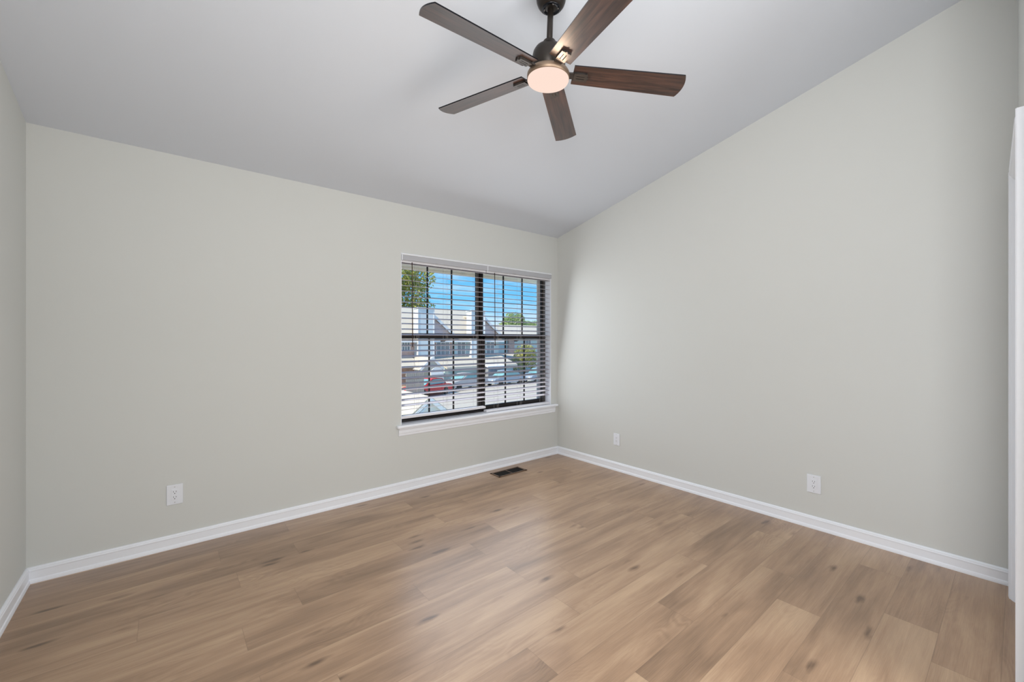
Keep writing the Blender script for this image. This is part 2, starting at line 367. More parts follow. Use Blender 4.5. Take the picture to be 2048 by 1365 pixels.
# ------------------------------------------------------------------ window: twin single-hung bronze units, blinds apart
def window():
    root = structure(empty('window_1', (2.446, 3.50, WZ0)))
    MX = 2.460
    m = MB()
    fy0, fy1 = 3.463, 3.545
    m.box(WX0, WX0+0.006, fy0, fy1, WZ0, WZ1, 0.002); m.box(WX1-0.006, WX1, fy0, fy1, WZ0, WZ1, 0.002)
    m.box(WX0+0.006, WX1-0.006, fy0, fy1, WZ1-0.014, WZ1, 0.002); m.box(WX0, WX1, fy0, fy1, WZ0, WZ0+0.024, 0.002)
    m.box(MX-0.003, MX+0.003, fy0+0.03, fy1, WZ0, WZ1)
    m.build('window_frame', M_FRAME, root)
    # plaster and wood returns of the opening
    m = MB(); m.box(WX0-0.002, WX0+0.006, YW+0.001, fy0, WZ0, WZ1); m.box(WX1-0.006, WX1+0.002, YW+0.001, fy0, WZ0, WZ1); m.box(WX0+0.006, WX1-0.006, YW+0.001, fy0, WZ1-0.006, WZ1+0.002)
    m.build('window_return', M_TRIM, root)
    for xa, xb, cols in ((WX0+0.006, MX-0.003, (1.872, 2.134)), (MX+0.003, WX1-0.006, (2.775, 3.040))):
        for lower in (False, True):
            y0, y1 = (3.470, 3.500) if lower else (3.505, 3.535)
            z0, z1 = (WZ0+0.024, 1.362) if lower else (1.318, WZ1-0.014)
            sa, sb = (0.024, 0.038) if xa < MX-0.1 else (0.038, 0.012)
            zr0 = 0.036 if lower else 0.044; zr1 = 0.05 if lower else 0.035
            m = MB()
            m.box(xa, xa+sa, y0, y1, z0, z1, 0.002); m.box(xb-sb, xb, y0, y1, z0, z1, 0.002)
            m.box(xa, xb, y0, y1, z0, z0+zr0, 0.002); m.box(xa, xb, y0, y1, z1-zr1, z1, 0.002)
            s = m.build('sash', M_FRAME, root)
            m = MB(); yc = (y0+y1)/2; gz0, gz1 = z0+zr0, z1-zr1
            for cx in cols: m.box(cx-0.006, cx+0.006, yc-0.006, yc+0.006, gz0, gz1)
            zm, hz = (0.955, 0.006) if lower else (1.6955, 0.003)
            m.box(xa+sa, xb-sb, yc-0.006, yc+0.006, zm-hz, zm+hz)
            m.build('muntin_grid', M_FRAME, s)
            m = MB(); m.box(xa+sa, xb-sb, yc+0.007, yc+0.010, gz0, gz1); m.build('pane', M_GLASS, s)
            if lower:
                m = MB(); xc = (xa+xb)/2; m.box(xc-0.022, xc+0.022, y0-0.014, y0, z1-0.078, z1-0.055, 0.003); m.box(xc-0.010, xc+0.030, y0-0.022, y0-0.012, z1-0.071, z1-0.062, 0.002)
                m.build('sash_lock', M_FRAME, s)
    m = MB(); m.box(WX1-0.010, WX1, 3.547, 3.590, WZ0, WZ1); m.box(WX0, WX0+0.030, 3.547, 3.590, WZ0, WZ1); m.box(WX0+0.030, WX1-0.010, 3.547, 3.590, WZ0-0.001, WZ0+0.012); m.build('outer_trim', M_OTRIM, root)
    # stool and apron
    m = MB(); m.box(1.500, 3.425, 3.330, YW+0.001, 0.547, 0.572, 0.008); m.box(WX0, WX1, YW, 3.463, 0.55, 0.574)
    m.build('window_sill', M_TRIM, root)
    m = MB(); ap = [(0, 0.547), (0.020, 0.547), (0.020, 0.535), (0.014, 0.528), (0.014, 0.505), (0.010, 0.495), (0.010, 0.484), (0.005, 0.476), (0, 0.474)]
    m.prism([(1.520, YW-d, z) for d, z in ap], (1.885, 0, 0)); m.build('window_apron', M_TRIM, root)
window()

# ------------------------------------------------------------------ blinds
def blind(x0, x1, label, loc_x, wand_x, ladders, low, rail_z, n_slats, first_z, odd=None):
    root = empty('window_blind', ((x0+x1)/2, 3.41, WZ1-0.005))
    tag(root, label, 'blind', 'faux wood blinds in the window')
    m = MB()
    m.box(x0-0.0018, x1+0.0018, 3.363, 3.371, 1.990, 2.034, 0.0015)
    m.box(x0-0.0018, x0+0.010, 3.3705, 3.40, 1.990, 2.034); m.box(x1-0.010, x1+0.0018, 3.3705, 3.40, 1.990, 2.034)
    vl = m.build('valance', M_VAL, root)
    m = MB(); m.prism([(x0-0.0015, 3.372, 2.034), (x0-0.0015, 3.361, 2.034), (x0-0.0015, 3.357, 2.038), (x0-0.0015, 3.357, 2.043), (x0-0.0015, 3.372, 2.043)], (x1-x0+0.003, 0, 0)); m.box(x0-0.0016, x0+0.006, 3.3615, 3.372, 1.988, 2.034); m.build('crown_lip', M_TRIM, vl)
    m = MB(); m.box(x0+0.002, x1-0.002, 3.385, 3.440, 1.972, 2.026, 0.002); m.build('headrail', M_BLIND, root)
    m = MB(); pitch = 0.0475; tilt = R(12.5); hw = 0.025
    for i in range(n_slats):
        zc = first_z - 0.012 - pitch*i; tl = tilt
        if odd is not None and i == odd: zc += 0.008; tl = R(-13)
        jit = random.uniform(-R(0.8), R(0.8)) if i > 0 else 0
        Tm = Matrix.Translation((0, 3.412, zc)) @ Matrix.Rotation(tl+jit, 4, 'X')
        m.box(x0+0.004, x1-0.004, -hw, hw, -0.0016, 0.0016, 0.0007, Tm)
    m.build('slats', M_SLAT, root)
    m = MB(); m.box(x0+0.003, x1-0.003, 3.385, 3.439, rail_z-0.021, rail_z, 0.004)
    br = m.build('bottom_rail', M_BLIND, root)
    for lx in ladders:
        m = MB()
        for dy in (-0.0265, 0.0265): m.tube((lx, 3.412+dy, 1.975), (lx, 3.412+dy, rail_z-0.002), 0.0008, 6)
        m.tube((lx+0.016, 3.3835, 1.975), (lx+0.016, 3.3835, rail_z-0.002), 0.0007, 6)
        m.build('ladder_cord', M_CORD, root)
    m = MB(); m.tube((wand_x, 3.377, 1.978), (wand_x+0.004, 3.376, 1.246), 0.0038, 8); m.tube((wand_x+0.004, 3.376, 1.262), (wand_x+0.004, 3.376, 1.242), 0.0052, 8)
    m.build('tilt_wand', M_WAND, root)
blind(WX0+0.004, 2.4505, 'white slatted blind at left, its bottom rail hanging clear above the sill', 0, 1.649, (1.700, 1.995, 2.335), 0, 0.640, 28, 1.978, 27)
blind(2.4545, WX1-0.004, 'white slatted blind at right nearest the corner, its bottom rail resting on the sill', 0, 2.553, (2.590, 2.900, 3.235), 0, 0.598, 28, 1.978)

# ------------------------------------------------------------------ wall outlets
def outlet(name, label, loc, normal, duplex=True):
    """local: x across, z up, -y out of the wall into the room"""
    root = empty(name, loc)
    tag(root, label, 'outlet', 'white wall plates above the baseboards')
    rz = {'-y': 0.0, '-x': -math.pi/2}[normal]
    B = Matrix.Translation(Vector(loc)) @ Matrix.Rotation(rz, 4, 'Z')
    pw, ph = (0.0405, 0.062) if duplex else (0.036, 0.0585)
    m = MB(); m.box(-pw, pw, -0.0065, 0.0, -ph, ph, 0.003, B); plate = m.build('cover_plate', M_PLATE, root)
    m = MB()
    if duplex: m.box(-0.0165, 0.0165, -0.0085, -0.0050, -0.0335, 0.0335, 0.0012, B)
    else: m.box(-0.0155, 0.0155, -0.0080, -0.0050, -0.033, 0.033, 0.0012, B)
    rec = m.build('receptacle', M_PLATE, root)
    for zc in (0.0165, -0.0165):
        if duplex:
            for xa, h in ((-0.0065, 0.0045), (0.0065, 0.0038)):
                m = MB(); m.box(xa-0.0011, xa+0.0011, -0.0090, -0.0080, zc+0.003-h, zc+0.003+h, T=B); m.build('blade_slot', M_DARK, rec)
            m = MB(); k = B @ Matrix.Translation((0, -0.0085, zc-0.0085)) @ Matrix.Rotation(R(90), 4, 'X')
            m.lathe([(0, 0.0005), (0.0026, 0.0005), (0.0026, -0.001)], 14, k); m.build('ground_hole', M_DARK, rec)
        else:
            m = MB()
            for i in range(3): m.box(-0.009, 0.009, -0.0084, -0.0078, zc-0.008+i*0.007, zc-0.0055+i*0.007, T=B)
            m.build('jack', M_SCREW, rec)
    for zc in (0.048, -0.048):
        m = MB(); k = B @ Matrix.Translation((0, -0.0065, zc)) @ Matrix.Rotation(R(90), 4, 'X')
        m.lathe([(0, 0.0010), (0.0028, 0.0006), (0.0033, 0.0), (0.0033, -0.001)], 14, k); m.build('screw', M_SCREW, root)
outlet('wall_outlet', 'white duplex outlet on the wall left of the window', (0.0345, YW, 0.3335), '-y')
outlet('wall_outlet', 'white duplex outlet on the right wall, farther from the window corner', (XR, 0.908, 0.306), '-x')
outlet('wall_jack_plate', 'small white wall plate on the right wall near the window corner', (XR, 2.553, 0.310), '-x', False)

# ------------------------------------------------------------------ floor register
def register():
    x0, x1, y0, y1 = 2.418, 2.770, 3.128, 3.276
    root = empty('floor_register', ((x0+x1)/2, (y0+y1)/2, 0.0)); tag(root, 'dark bronze floor vent register set in the planks below the window', 'floor vent')
    m = MB(); z = 0.0045; b = 0.020
    m.box(x0, x1, y0, y0+b, 0, z, 0.0015); m.box(x0, x1, y1-b, y1, 0, z, 0.0015); m.box(x0, x0+b, y0, y1, 0, z, 0.0015); m.box(x1-b, x1, y0, y1, 0, z, 0.0015)
    m.box((x0+x1)/2-0.005, (x0+x1)/2+0.005, y0+b, y1-b, 0, z, 0.001)
    fr = m.build('frame', M_REG, root)
    m = MB(); m.box(x0+0.012, x1-0.012, y0+0.012, y1-0.012, 0.0004, 0.0012); m.build('duct_opening', M_DUCT, root)
    m = MB()
    n = 26
    for i in range(n):
        xx = x0 + b + (i+0.5)*(x1-x0-2*b)/n
        m.box(xx-0.0008, xx+0.0008, y0+b, y1-b, 0.0012, 0.0030)
    m.build('louver', M_DUCT, root)
register()

# ------------------------------------------------------------------ ceiling fan
def ceiling_fan():
    K = 0.92
    fx, fy, fz = 1.4635*K, 1.494*K, EYE + (2.6353-EYE)*K
    TX, TY, DROOP = -0.0089, 0.0423, -0.037
    A0, PIT = -0.6326, -0.2116
    top = ceil_z(fy)
    root = empty('ceiling_fan', (fx, fy, top)); tag(root, 'dark bronze five-blade ceiling fan with a lit round lamp, hung from the sloped ceiling', 'ceiling fan')
    Z0 = Matrix.Translation((fx, fy, fz))
    ax = Vector((-TX, -TY, 1)).normalized()
    TILT = Z0 @ Vector((0, 0, 1)).rotation_difference(ax).to_matrix().to_4x4()
    # canopy: angled collar that follows the slope, then a dome with a black cap
    nrm = Vector((0, -SLOPE, -1)).normalized()
    def cpt(v): return v
    cx, cy = fx + ax.x*0.36, fy + ax.y*0.36
    cb = EYE + (679-32)/837*(1.9169+0.03) - 0.000
    CM = Matrix.Translation((cx, cy, 0))
    m = MB(); m.lathe([(0.0, top+0.03), (0.066, top+0.03), (0.068, top-0.02), (0.068, cb+0.052), (0.066, cb+0.036), (0.060, cb+0.020), (0.051, cb+0.008), (0.043, cb+0.002), (0.0, cb+0.002)], 48, CM)
    m.build('canopy', M_BRONZE, root)
    m = MB(); m.lathe([(0.0, cb+0.006), (0.041, cb+0.006), (0.042, cb), (0.036, cb-0.002), (0.024, cb+0.003), (0.0, cb+0.003)], 40, CM); cap = m.build('canopy_cap', M_BLACKMET, root)
    for a in (0.6, 2.3, 4.2, 5.4):
        m = MB(); m.lathe([(0, -0.006), (0.0035, -0.005), (0.004, -0.001), (0.004, 0.002)], 12, Matrix.Translation((cx+0.031*math.cos(a), cy+0.031*math.sin(a), cb))); m.build('screw', M_IRON, cap)
    m = MB(); m.lathe([(0.0, 0.36), (0.0135, 0.36), (0.0135, 0.05), (0.0, 0.05)], 24, TILT); m.build('downrod', M_BRONZE, root)
    m = MB(); m.lathe([(0, 0.142), (0.026, 0.142), (0.029, 0.138), (0.029, 0.122), (0.036, 0.117), (0.052, 0.113), (0.064, 0.104), (0.072, 0.090), (0.0755, 0.072), (0.0755, 0.012), (0.070, 0.006), (0.0, 0.006)], 56, TILT)
    m.build('motor_housing', M_BRONZE, root)
    m = MB(); m.lathe([(0, 0.004), (0.080, 0.004), (0.092, 0.000), (0.0965, -0.008), (0.0965, -0.028), (0.092, -0.030), (0.0, -0.030)], 64, TILT)
    ring = m.build('light_ring', M_RING, root)
    m = MB(); m.lathe([(0.094, -0.0305), (0.0945, -0.036), (0.092, -0.041), (0.084, -0.0445), (0.05, -0.047), (0.0, -0.048)], 64, TILT); m.build('light_diffuser', M_LAMP, root)
    ld = bpy.data.lights.new('fan_bulb', 'POINT'); lo = bpy.data.objects.new('fan_bulb', ld); COL.objects.link(lo)
    ld.energy = 2.4; ld.color = (1.0, 0.74, 0.52); ld.shadow_soft_size = 0.045; lo.location = TILT @ Vector((0, 0, -0.10))
    lo.parent = root; lo.matrix_parent_inverse = Matrix.Translation(-Vector(root.location))
    # blades
    r_tip, r_root, wt, wi = 0.67*K, 0.1228*K, 0.1377*K, 0.1135*K
    th = 0.0055
    def bp(k, r, t, h=0.0):
        a = A0 + k*2*math.pi/5
        dx = r*math.cos(a) - (t*math.cos(PIT) - h*math.sin(PIT))*math.sin(a)
        dy = r*math.sin(a) + (t*math.cos(PIT) - h*math.sin(PIT))*math.cos(a)
        return Vector((fx+dx, fy+dy, fz + t*math.sin(PIT) + h*math.cos(PIT) + TX*dx + TY*dy + DROOP*r))
    for k in range(5):
        bm = bmesh.new(); uvl = bm.loops.layers.uv.new('UVMap')
        out = []
        N = 10
        for i in range(N+1):                                 # lower-index side, root to tip
            f = i/N; out.append((r_root + (r_tip-r_root)*f, -(wi + (wt-wi)*f)/2))
        for i in range(1, 14):                               # bowed tip
            f = i/14; t = -wt/2 + wt*f; out.append((r_tip + 0.016*(1-(2*f-1)**2), t))
        for i in range(N, -1, -1):
            f = i/N; out.append((r_root + (r_tip-r_root)*f, (wi + (wt-wi)*f)/2))
        lo_v = [bm.verts.new(bp(k, r, t, 0)) for r, t in out]; hi_v = [bm.verts.new(bp(k, r, t, th)) for r, t in out]
        f1 = bm.faces.new(lo_v[::-1]); f2 = bm.faces.new(hi_v)
        for f, src in ((f1, out[::-1]), (f2, out)):
            for lp, (r, t) in zip(f.loops, src): lp[uvl].uv = (r + k*1.7, t + k*0.31)
        nv = len(out)
        for i in range(nv):
            j = (i+1) % nv; f = bm.faces.new((lo_v[i], lo_v[j], hi_v[j], hi_v[i])); f.material_index = 1
            for lp in f.loops: lp[uvl].uv = (0, 0)
        bmesh.ops.recalc_face_normals(bm, faces=bm.faces[:])
        me = bpy.data.meshes.new('blade'); bm.to_mesh(me); bm.free(); me.materials.append(M_BLADE); me.materials.append(M_BLACKMET)
        bo = bpy.data.objects.new('blade', me); COL.objects.link(bo); bo.parent = root; bo.matrix_parent_inverse = Matrix.Translation(-Vector(root.location))
        # bracket under the blade: raised slotted pad and an arm into the motor
        m = MB()
        def slab(ra, rb, ta, tb, h0, h1, rr=0.0):
            P = [(ra, ta), (rb-rr, ta), (rb, ta+rr), (rb, tb-rr), (rb-rr, tb), (ra, tb)]
            b = bmesh.new(); a = [b.verts.new(bp(k, r, t, h0)) for r, t in P]; c = [b.verts.new(bp(k, r, t, h1)) for r, t in P]; n = len(P)
            b.faces.new(a[::-1]); b.faces.new(c)
            for i in range(n): b.faces.new((a[i], a[(i+1)%n], c[(i+1)%n], c[i]))
            bmesh.ops.recalc_face_normals(b, faces=b.faces[:]); m._add(b)
        slab(0.076, 0.122, -0.017, 0.017, -0.006, 0.0)
        for ta, tb, ex in ((-0.0215, -0.0085, 0.178), (-0.0055, 0.0045, 0.184), (0.0085, 0.0215, 0.180)):
            slab(0.116, ex, ta, tb, -0.011, -0.0002, 0.004)
        slab(0.116, 0.128, -0.0215, 0.0215, -0.0112, -0.0002); slab(0.166, 0.178, -0.0215, 0.0215, -0.0112, -0.0002)
        slab(0.118, 0.178, -0.0215, 0.0215, -0.0030, -0.0001)
        m.build('blade_bracket', M_IRON, bo)
ceiling_fan()

# ------------------------------------------------------------------ outside: own eave, car park, townhouses, cars, trees
def brick_mat(name, c1, c2, mortar, scale):
    m = bpy.data.materials.new(name); m.use_nodes = True; n = m.node_tree.nodes; l = m.node_tree.links
    p = n['Principled BSDF']; t = n.new('ShaderNodeTexCoord'); s = n.new('ShaderNodeSeparateXYZ'); cb = n.new('ShaderNodeCombineXYZ'); b = n.new('ShaderNodeTexBrick')
    ad = n.new('ShaderNodeMath'); ad.operation = 'ADD'
    l.new(t.outputs['Object'], s.inputs[0]); l.new(s.outputs['X'], ad.inputs[0]); l.new(s.outputs['Y'], ad.inputs[1]); l.new(ad.outputs[0], cb.inputs[0]); l.new(s.outputs['Z'], cb.inputs[1])
    l.new(cb.outputs[0], b.inputs['Vector']); b.inputs['Color1'].default_value = c1; b.inputs['Color2'].default_value = c2; b.inputs['Mortar'].default_value = mortar
    b.inputs['Scale'].default_value = scale; b.inputs['Mortar Size'].default_value = 0.014
    l.new(b.outputs['Color'], p.inputs['Base Color']); p.inputs['Roughness'].default_value = 0.9; return m
def band_mat(name, c1, c2, pitch, rough=0.85):
    """horizontal courses (lap siding, shingle rows)"""
    m = bpy.data.materials.new(name); m.use_nodes = True; n = m.node_tree.nodes; l = m.node_tree.links
    p = n['Principled BSDF']; t = n.new('ShaderNodeTexCoord'); s = n.new('ShaderNodeSeparateXYZ'); l.new(t.outputs['Object'], s.inputs[0])
    d = n.new('ShaderNodeMath'); d.operation = 'DIVIDE'; d.inputs[1].default_value = pitch; l.new(s.outputs['Z'], d.inputs[0])
    f = n.new('ShaderNodeMath'); f.operation = 'FRACT'; l.new(d.outputs[0], f.inputs[0])
    g = n.new('ShaderNodeMath'); g.operation = 'LESS_THAN'; g.inputs[1].default_value = 0.14; l.new(f.outputs[0], g.inputs[0])
    z = n.new('ShaderNodeTexNoise'); z.inputs['Scale'].default_value = 1.3; z.inputs['Detail'].default_value = 5; l.new(t.outputs['Object'], z.inputs['Vector'])
    q = n.new('ShaderNodeMath'); q.operation = 'MULTIPLY_ADD'; q.inputs[1].default_value = 0.5; l.new(z.outputs['Fac'], q.inputs[0]); l.new(g.outputs[0], q.inputs[2]); q.use_clamp = True
    x = n.new('ShaderNodeMix'); x.data_type = 'RGBA'; x.inputs[6].default_value = c1; x.inputs[7].default_value = c2; l.new(q.outputs[0], x.inputs[0])
    l.new(x.outputs[2], p.inputs['Base Color']); p.inputs['Roughness'].default_value = rough; return m
def leaf_mat(name, c1, c2):
    m = bpy.data.materials.new(name); m.use_nodes = True; n = m.node_tree.nodes; l = m.node_tree.links
    p = n['Principled BSDF']; g = n.new('ShaderNodeNewGeometry'); r = n.new('ShaderNodeValToRGB')
    r.color_ramp.elements[0].color = c1; r.color_ramp.elements[1].color = c2
    l.new(g.outputs['Random Per Island'], r.inputs[0]); l.new(r.outputs[0], p.inputs['Base Color']); p.inputs['Roughness'].default_value = 0.7
    tr = n.new('ShaderNodeBsdfTranslucent'); l.new(r.outputs[0], tr.inputs[0]); mxs = n.new('ShaderNodeMixShader'); mxs.inputs[0].default_value = 0.35
    l.new(p.outputs[0], mxs.inputs[1]); l.new(tr.outputs[0], mxs.inputs[2]); l.new(mxs.outputs[0], n['Material Output'].inputs[0]); return m
M_ROOF = band_mat('pale_shingles', (0.60, 0.55, 0.46, 1), (0.52, 0.48, 0.41, 1), 0.14, 0.95)
M_SIDE = band_mat('aqua_siding', (0.52, 0.66, 0.66, 1), (0.43, 0.57, 0.58, 1), 0.18, 0.7)
M_SIDEB = band_mat('pale_blue_siding', (0.72, 0.77, 0.77, 1), (0.63, 0.69, 0.70, 1), 0.18, 0.7)
M_PINK = band_mat('pink_siding', (0.66, 0.54, 0.52, 1), (0.58, 0.47, 0.45, 1), 0.18, 0.7)
M_BRICK = brick_mat('pinkish_brick', (0.46, 0.29, 0.24, 1), (0.54, 0.37, 0.32, 1), (0.60, 0.52, 0.47, 1), 3.2)
M_WTRIM = mat('white_outdoor_paint', (0.82, 0.82, 0.80, 1), 0.6, noise=(2, 0.03))
M_CREAM = mat('cream_soffit', (0.90, 0.83, 0.72, 1), 0.7, noise=(3, 0.02))
M_WIN = mat('dim_window', (0.20, 0.24, 0.27, 1), 0.15, noise=(3, 0.2))
M_ASPH = mat('sunlit_concrete', (0.55, 0.50, 0.42, 1), 0.95, noise=(0.4, 0.06))
M_GRASS = mat('grass', (0.25, 0.42, 0.08, 1), 0.9, noise=(3, 0.25))
M_RED = mat('red_car_paint', (0.62, 0.035, 0.045, 1), 0.22, noise=(2, 0.04))
M_BLUEC = mat('blue_grey_car_paint', (0.30, 0.38, 0.47, 1), 0.22, noise=(2, 0.04))
M_SILV = mat('silver_car_paint', (0.50, 0.48, 0.48, 1), 0.25, noise=(2, 0.04))
M_CGLASS = mat('car_glass', (0.20, 0.42, 0.45, 1), 0.08, noise=(2, 0.1))
M_TYRE = mat('tyre', (0.02, 0.02, 0.02, 1), 0.8, noise=(20, 0.2))
M_GREYB = mat('grey_shed_wall', (0.30, 0.31, 0.33, 1), 0.8, noise=(3, 0.08))
M_FENCE = mat('weathered_fence', (0.36, 0.33, 0.29, 1), 0.9, noise=(6, 0.15))
M_BARK = mat('bark', (0.14, 0.10, 0.07, 1), 0.9, noise=(10, 0.3))
M_LEAFY = leaf_mat('yellow_green_leaves', (0.18, 0.22, 0.06, 1), (0.66, 0.62, 0.14, 1))
M_LEAFG = leaf_mat('green_leaves', (0.20, 0.30, 0.12, 1), (0.56, 0.66, 0.28, 1))
M_LEAFL = leaf_mat('lime_leaves', (0.26, 0.40, 0.08, 1), (0.58, 0.70, 0.20, 1))

GZ = -3.1
g = MB(); g.box(-60, 140, 4.2, 120, GZ-0.3, GZ); gr = structure(g.build('car_park', M_ASPH))
# own building: facade skin below and beside the window, and the eave with its soffit
m = MB(); m.box(-3.0, 7.5, 3.63, 4.02, 2.058, 2.11, 0.004)
for i in range(3): m.box(-3.0, 7.5, 3.70+0.11*i, 3.708+0.11*i, 2.052, 2.060)
so = structure(m.build('trim_soffit', M_CREAM))
m = MB(); m.box(-3.0, 7.5, 4.0, 4.03, 2.03, 2.24, 0.004); structure(m.build('trim_fascia', M_CREAM))

def gable_roof(mb, x0, x1, yr, zr, y0, z0, y1, z1, th=0.16):
    mb.prism([(x0, y0, z0), (x0, yr, zr), (x0, y1, z1), (x0, y1, z1-th), (x0, yr, zr-th), (x0, y0, z0-th)], (x1-x0, 0, 0))
def win(parent, x0, x1, y, z0, z1, bars=1):
    m = MB(); t = 0.07
    m.box(x0-t, x1+t, y-0.05, y, z0-t, z0); m.box(x0-t, x1+t, y-0.05, y, z1, z1+t); m.box(x0-t, x0, y-0.05, y, z0, z1); m.box(x1, x1+t, y-0.05, y, z0, z1)
    for i in range(1, bars+1):
        xx = x0+(x1-x0)*i/(bars+1); m.box(xx-0.025, xx+0.025, y-0.045, y, z0, z1)
    m.box(x0, x1, y-0.045, y, (z0+z1)/2-0.025, (z0+z1)/2+0.025)
    f = m.build('window', M_WTRIM, parent)
    m = MB(); m.box(x0, x1, y-0.02, y+0.01, z0, z1); m.build('pane', M_WIN, f)

def townhouse():
    root = empty('townhouse', (16, 40, GZ)); tag(root, 'long pale-roofed townhouse row with blue-grey chimneys seen through the left half of the window', 'house')
    FY = 36.8
    m = MB(); m.box(2, 22.4, FY, 45.5, GZ, 1.25); m.build('brick_wall', M_BRICK, root)
    m = MB(); m.box(22.4, 28.4, FY, 45.5, GZ, 1.25); m.prism([(28.38, FY, 1.2), (28.38, 45.5, 1.2), (28.38, 41.2, 4.45)], (0.04, 0, 0)); m.build('siding_wall', M_SIDE, root)
    m = MB(); gable_roof(m, 1.6, 28.8, 41.2, 4.72, 36.2, 1.25, 46.2, 1.25); m.build('roof', M_ROOF, root)
    m = MB(); m.bar((28.84, 36.2, 1.15), (28.84, 41.2, 4.62), 0.10, 0.22, (0, 0, 1)); m.bar((28.84, 46.2, 1.15), (28.84, 41.2, 4.62), 0.10, 0.22, (0, 0, 1)); m.box(1.6, 28.8, 36.12, 36.2, 1.0, 1.22); m.build('rake_trim', M_WTRIM, root)
    for x in (10.2, 18.2, 24.22):
        m = MB(); m.box(x, x+1.66, 36.0, 36.95, GZ, 4.25); ch = m.build('chimney', M_SIDEB, root)
        m = MB(); m.box(x-0.08, x+1.74, 35.92, 37.0, 4.20, 4.33); m.build('chimney_cap', M_WTRIM, ch)
        m = MB()
        for xx in (x, x+1.66): m.box(xx-0.05, xx+0.05, 35.97, 36.06, GZ, 4.2)
        m.build('corner_board', M_WTRIM, ch)
        # lean-on cross gable beside the chimney
        m = MB(); m.prism([(x+1.66, 36.45, 1.0), (x+3.9, 36.45, 1.0), (x+3.9, 36.45, 1.75), (x+1.66, 36.45, 3.55)], (0, 3.0, 0)); dg = m.build('dormer', M_PINK, root)
        m = MB(); m.prism([(x+1.5, 36.15, 3.74), (x+4.1, 36.15, 1.66), (x+4.1, 36.15, 1.82), (x+1.5, 36.15, 3.90)], (0, 3.8, 0)); m.build('dormer_roof', M_ROOF, dg)
        m = MB(); m.bar((x+1.55, 36.12, 3.72), (x+4.12, 36.12, 1.64), 0.26, 0.06); m.build('rake_board', M_WTRIM, dg)
        m = MB(); m.prism([(x+1.75, 36.42, 1.35), (x+3.6, 36.42, 1.35), (x+1.75, 36.42, 1.95)], (0, 0.05, 0)); m.build('shaded_triangle', M_WIN, dg)  # dark wedge painting the shaded triangle beneath the rake board
    win(root, 16.7, 17.7, FY, 0.25, 1.05, 3); win(root, 20.6, 22.0, FY, -0.5, 1.0, 2); win(root, 23.0, 23.9, FY, -0.5, 1.0, 1); win(root, 26.7, 27.7, FY, -0.4, 1.0, 1); win(root, 13.4, 14.6, FY, -0.5, 1.0, 1)
    # porch roofs
    m = MB(); m.prism([(19.9, 36.8, -0.40), (19.9, 33.6, -1.30), (19.9, 33.6, -1.48), (19.9, 36.8, -0.58)], (8.5, 0, 0)); m.build('porch_roof', M_ROOF, root)
    m = MB(); m.box(20.0, 28.3, 34.2, 36.8, GZ, -1.35); m.build('porch_wall', M_SIDE, root)
    m = MB(); m.prism([(14.5, 36.8, -0.35), (14.5, 34.6, -1.1), (14.5, 34.6, -1.25), (14.5, 36.8, -0.5)], (3.4, 0, 0)); m.build('porch_roof', M_ROOF, root)
    # white entry gable
    pr_ = MB(); pr_.bar((18.25, 33.3, -0.34), (17.05, 33.3, -1.38), 0.2, 0.12); pr_.bar((18.15, 33.28, -0.34), (19.35, 33.3, -1.38), 0.2, 0.12); pr_.build('entry_gable', M_WTRIM, root)
    m = MB(); m.prism([(18.2, 33.35, -0.32), (16.95, 33.35, -1.40), (19.45, 33.35, -1.40)], (0, 3.4, 0)); m.build('entry_roof', M_ROOF, root)
    m = MB(); P = [(18.65+0.66*math.cos(math.pi*i/16), 33.2, -1.75+0.55*math.sin(math.pi*i/16)) for i in range(17)]
    m.prism(P, (0, 0.1, 0))
    m.box(18.0, 19.3, 33.15, 33.3, -2.5, -1.75); m.build('entry_arch', M_WTRIM, root)
    m = MB(); m.box(24.3, 26.2, 33.2, 34.3, GZ, -1.45); sh = m.build('garden_shed', M_GREYB, root)
    m = MB(); m.prism([(24.1, 33.0, -1.45), (24.1, 33.0, -1.35), (24.1, 34.4, -1.1), (24.1, 34.4, -1.2)], (2.3, 0, 0)); m.build('shed_roof', M_WTRIM, sh)
townhouse()

def far_house():
    root = empty('townhouse', (42, 49, GZ)); tag(root, 'farther pale-roofed house with aqua siding seen through the right half of the window', 'house')
    m = MB(); m.box(31, 52, 44, 54, GZ, 1.9); m.build('siding_wall', M_SIDE, root)
    m = MB(); gable_roof(m, 30.5, 52.5, 49, 3.45, 43.4, 1.8, 54.6, 1.8); m.build('roof', M_ROOF, root)
    m = MB(); m.box(30.5, 52.5, 43.3, 43.42, 1.5, 1.78); m.build('fascia', M_WTRIM, root)
    m = MB(); m.box(35.4, 36.4, 43.7, 44.2, GZ, 1.5); m.build('brick_pier', M_BRICK, root)
    m = MB(); m.prism([(31, 44, -0.6), (31, 41.6, -1.2), (31, 41.6, -1.4), (31, 44, -0.8)], (6.5, 0, 0)); m.build('porch_roof', M_ROOF, root)
    win(root, 32.2, 33.4, 44, -0.2, 1.1, 1); win(root, 38.2, 39.6, 44, -0.2, 1.2, 2); win(root, 42, 43.2, 44, -0.2, 1.2, 1)
far_house()

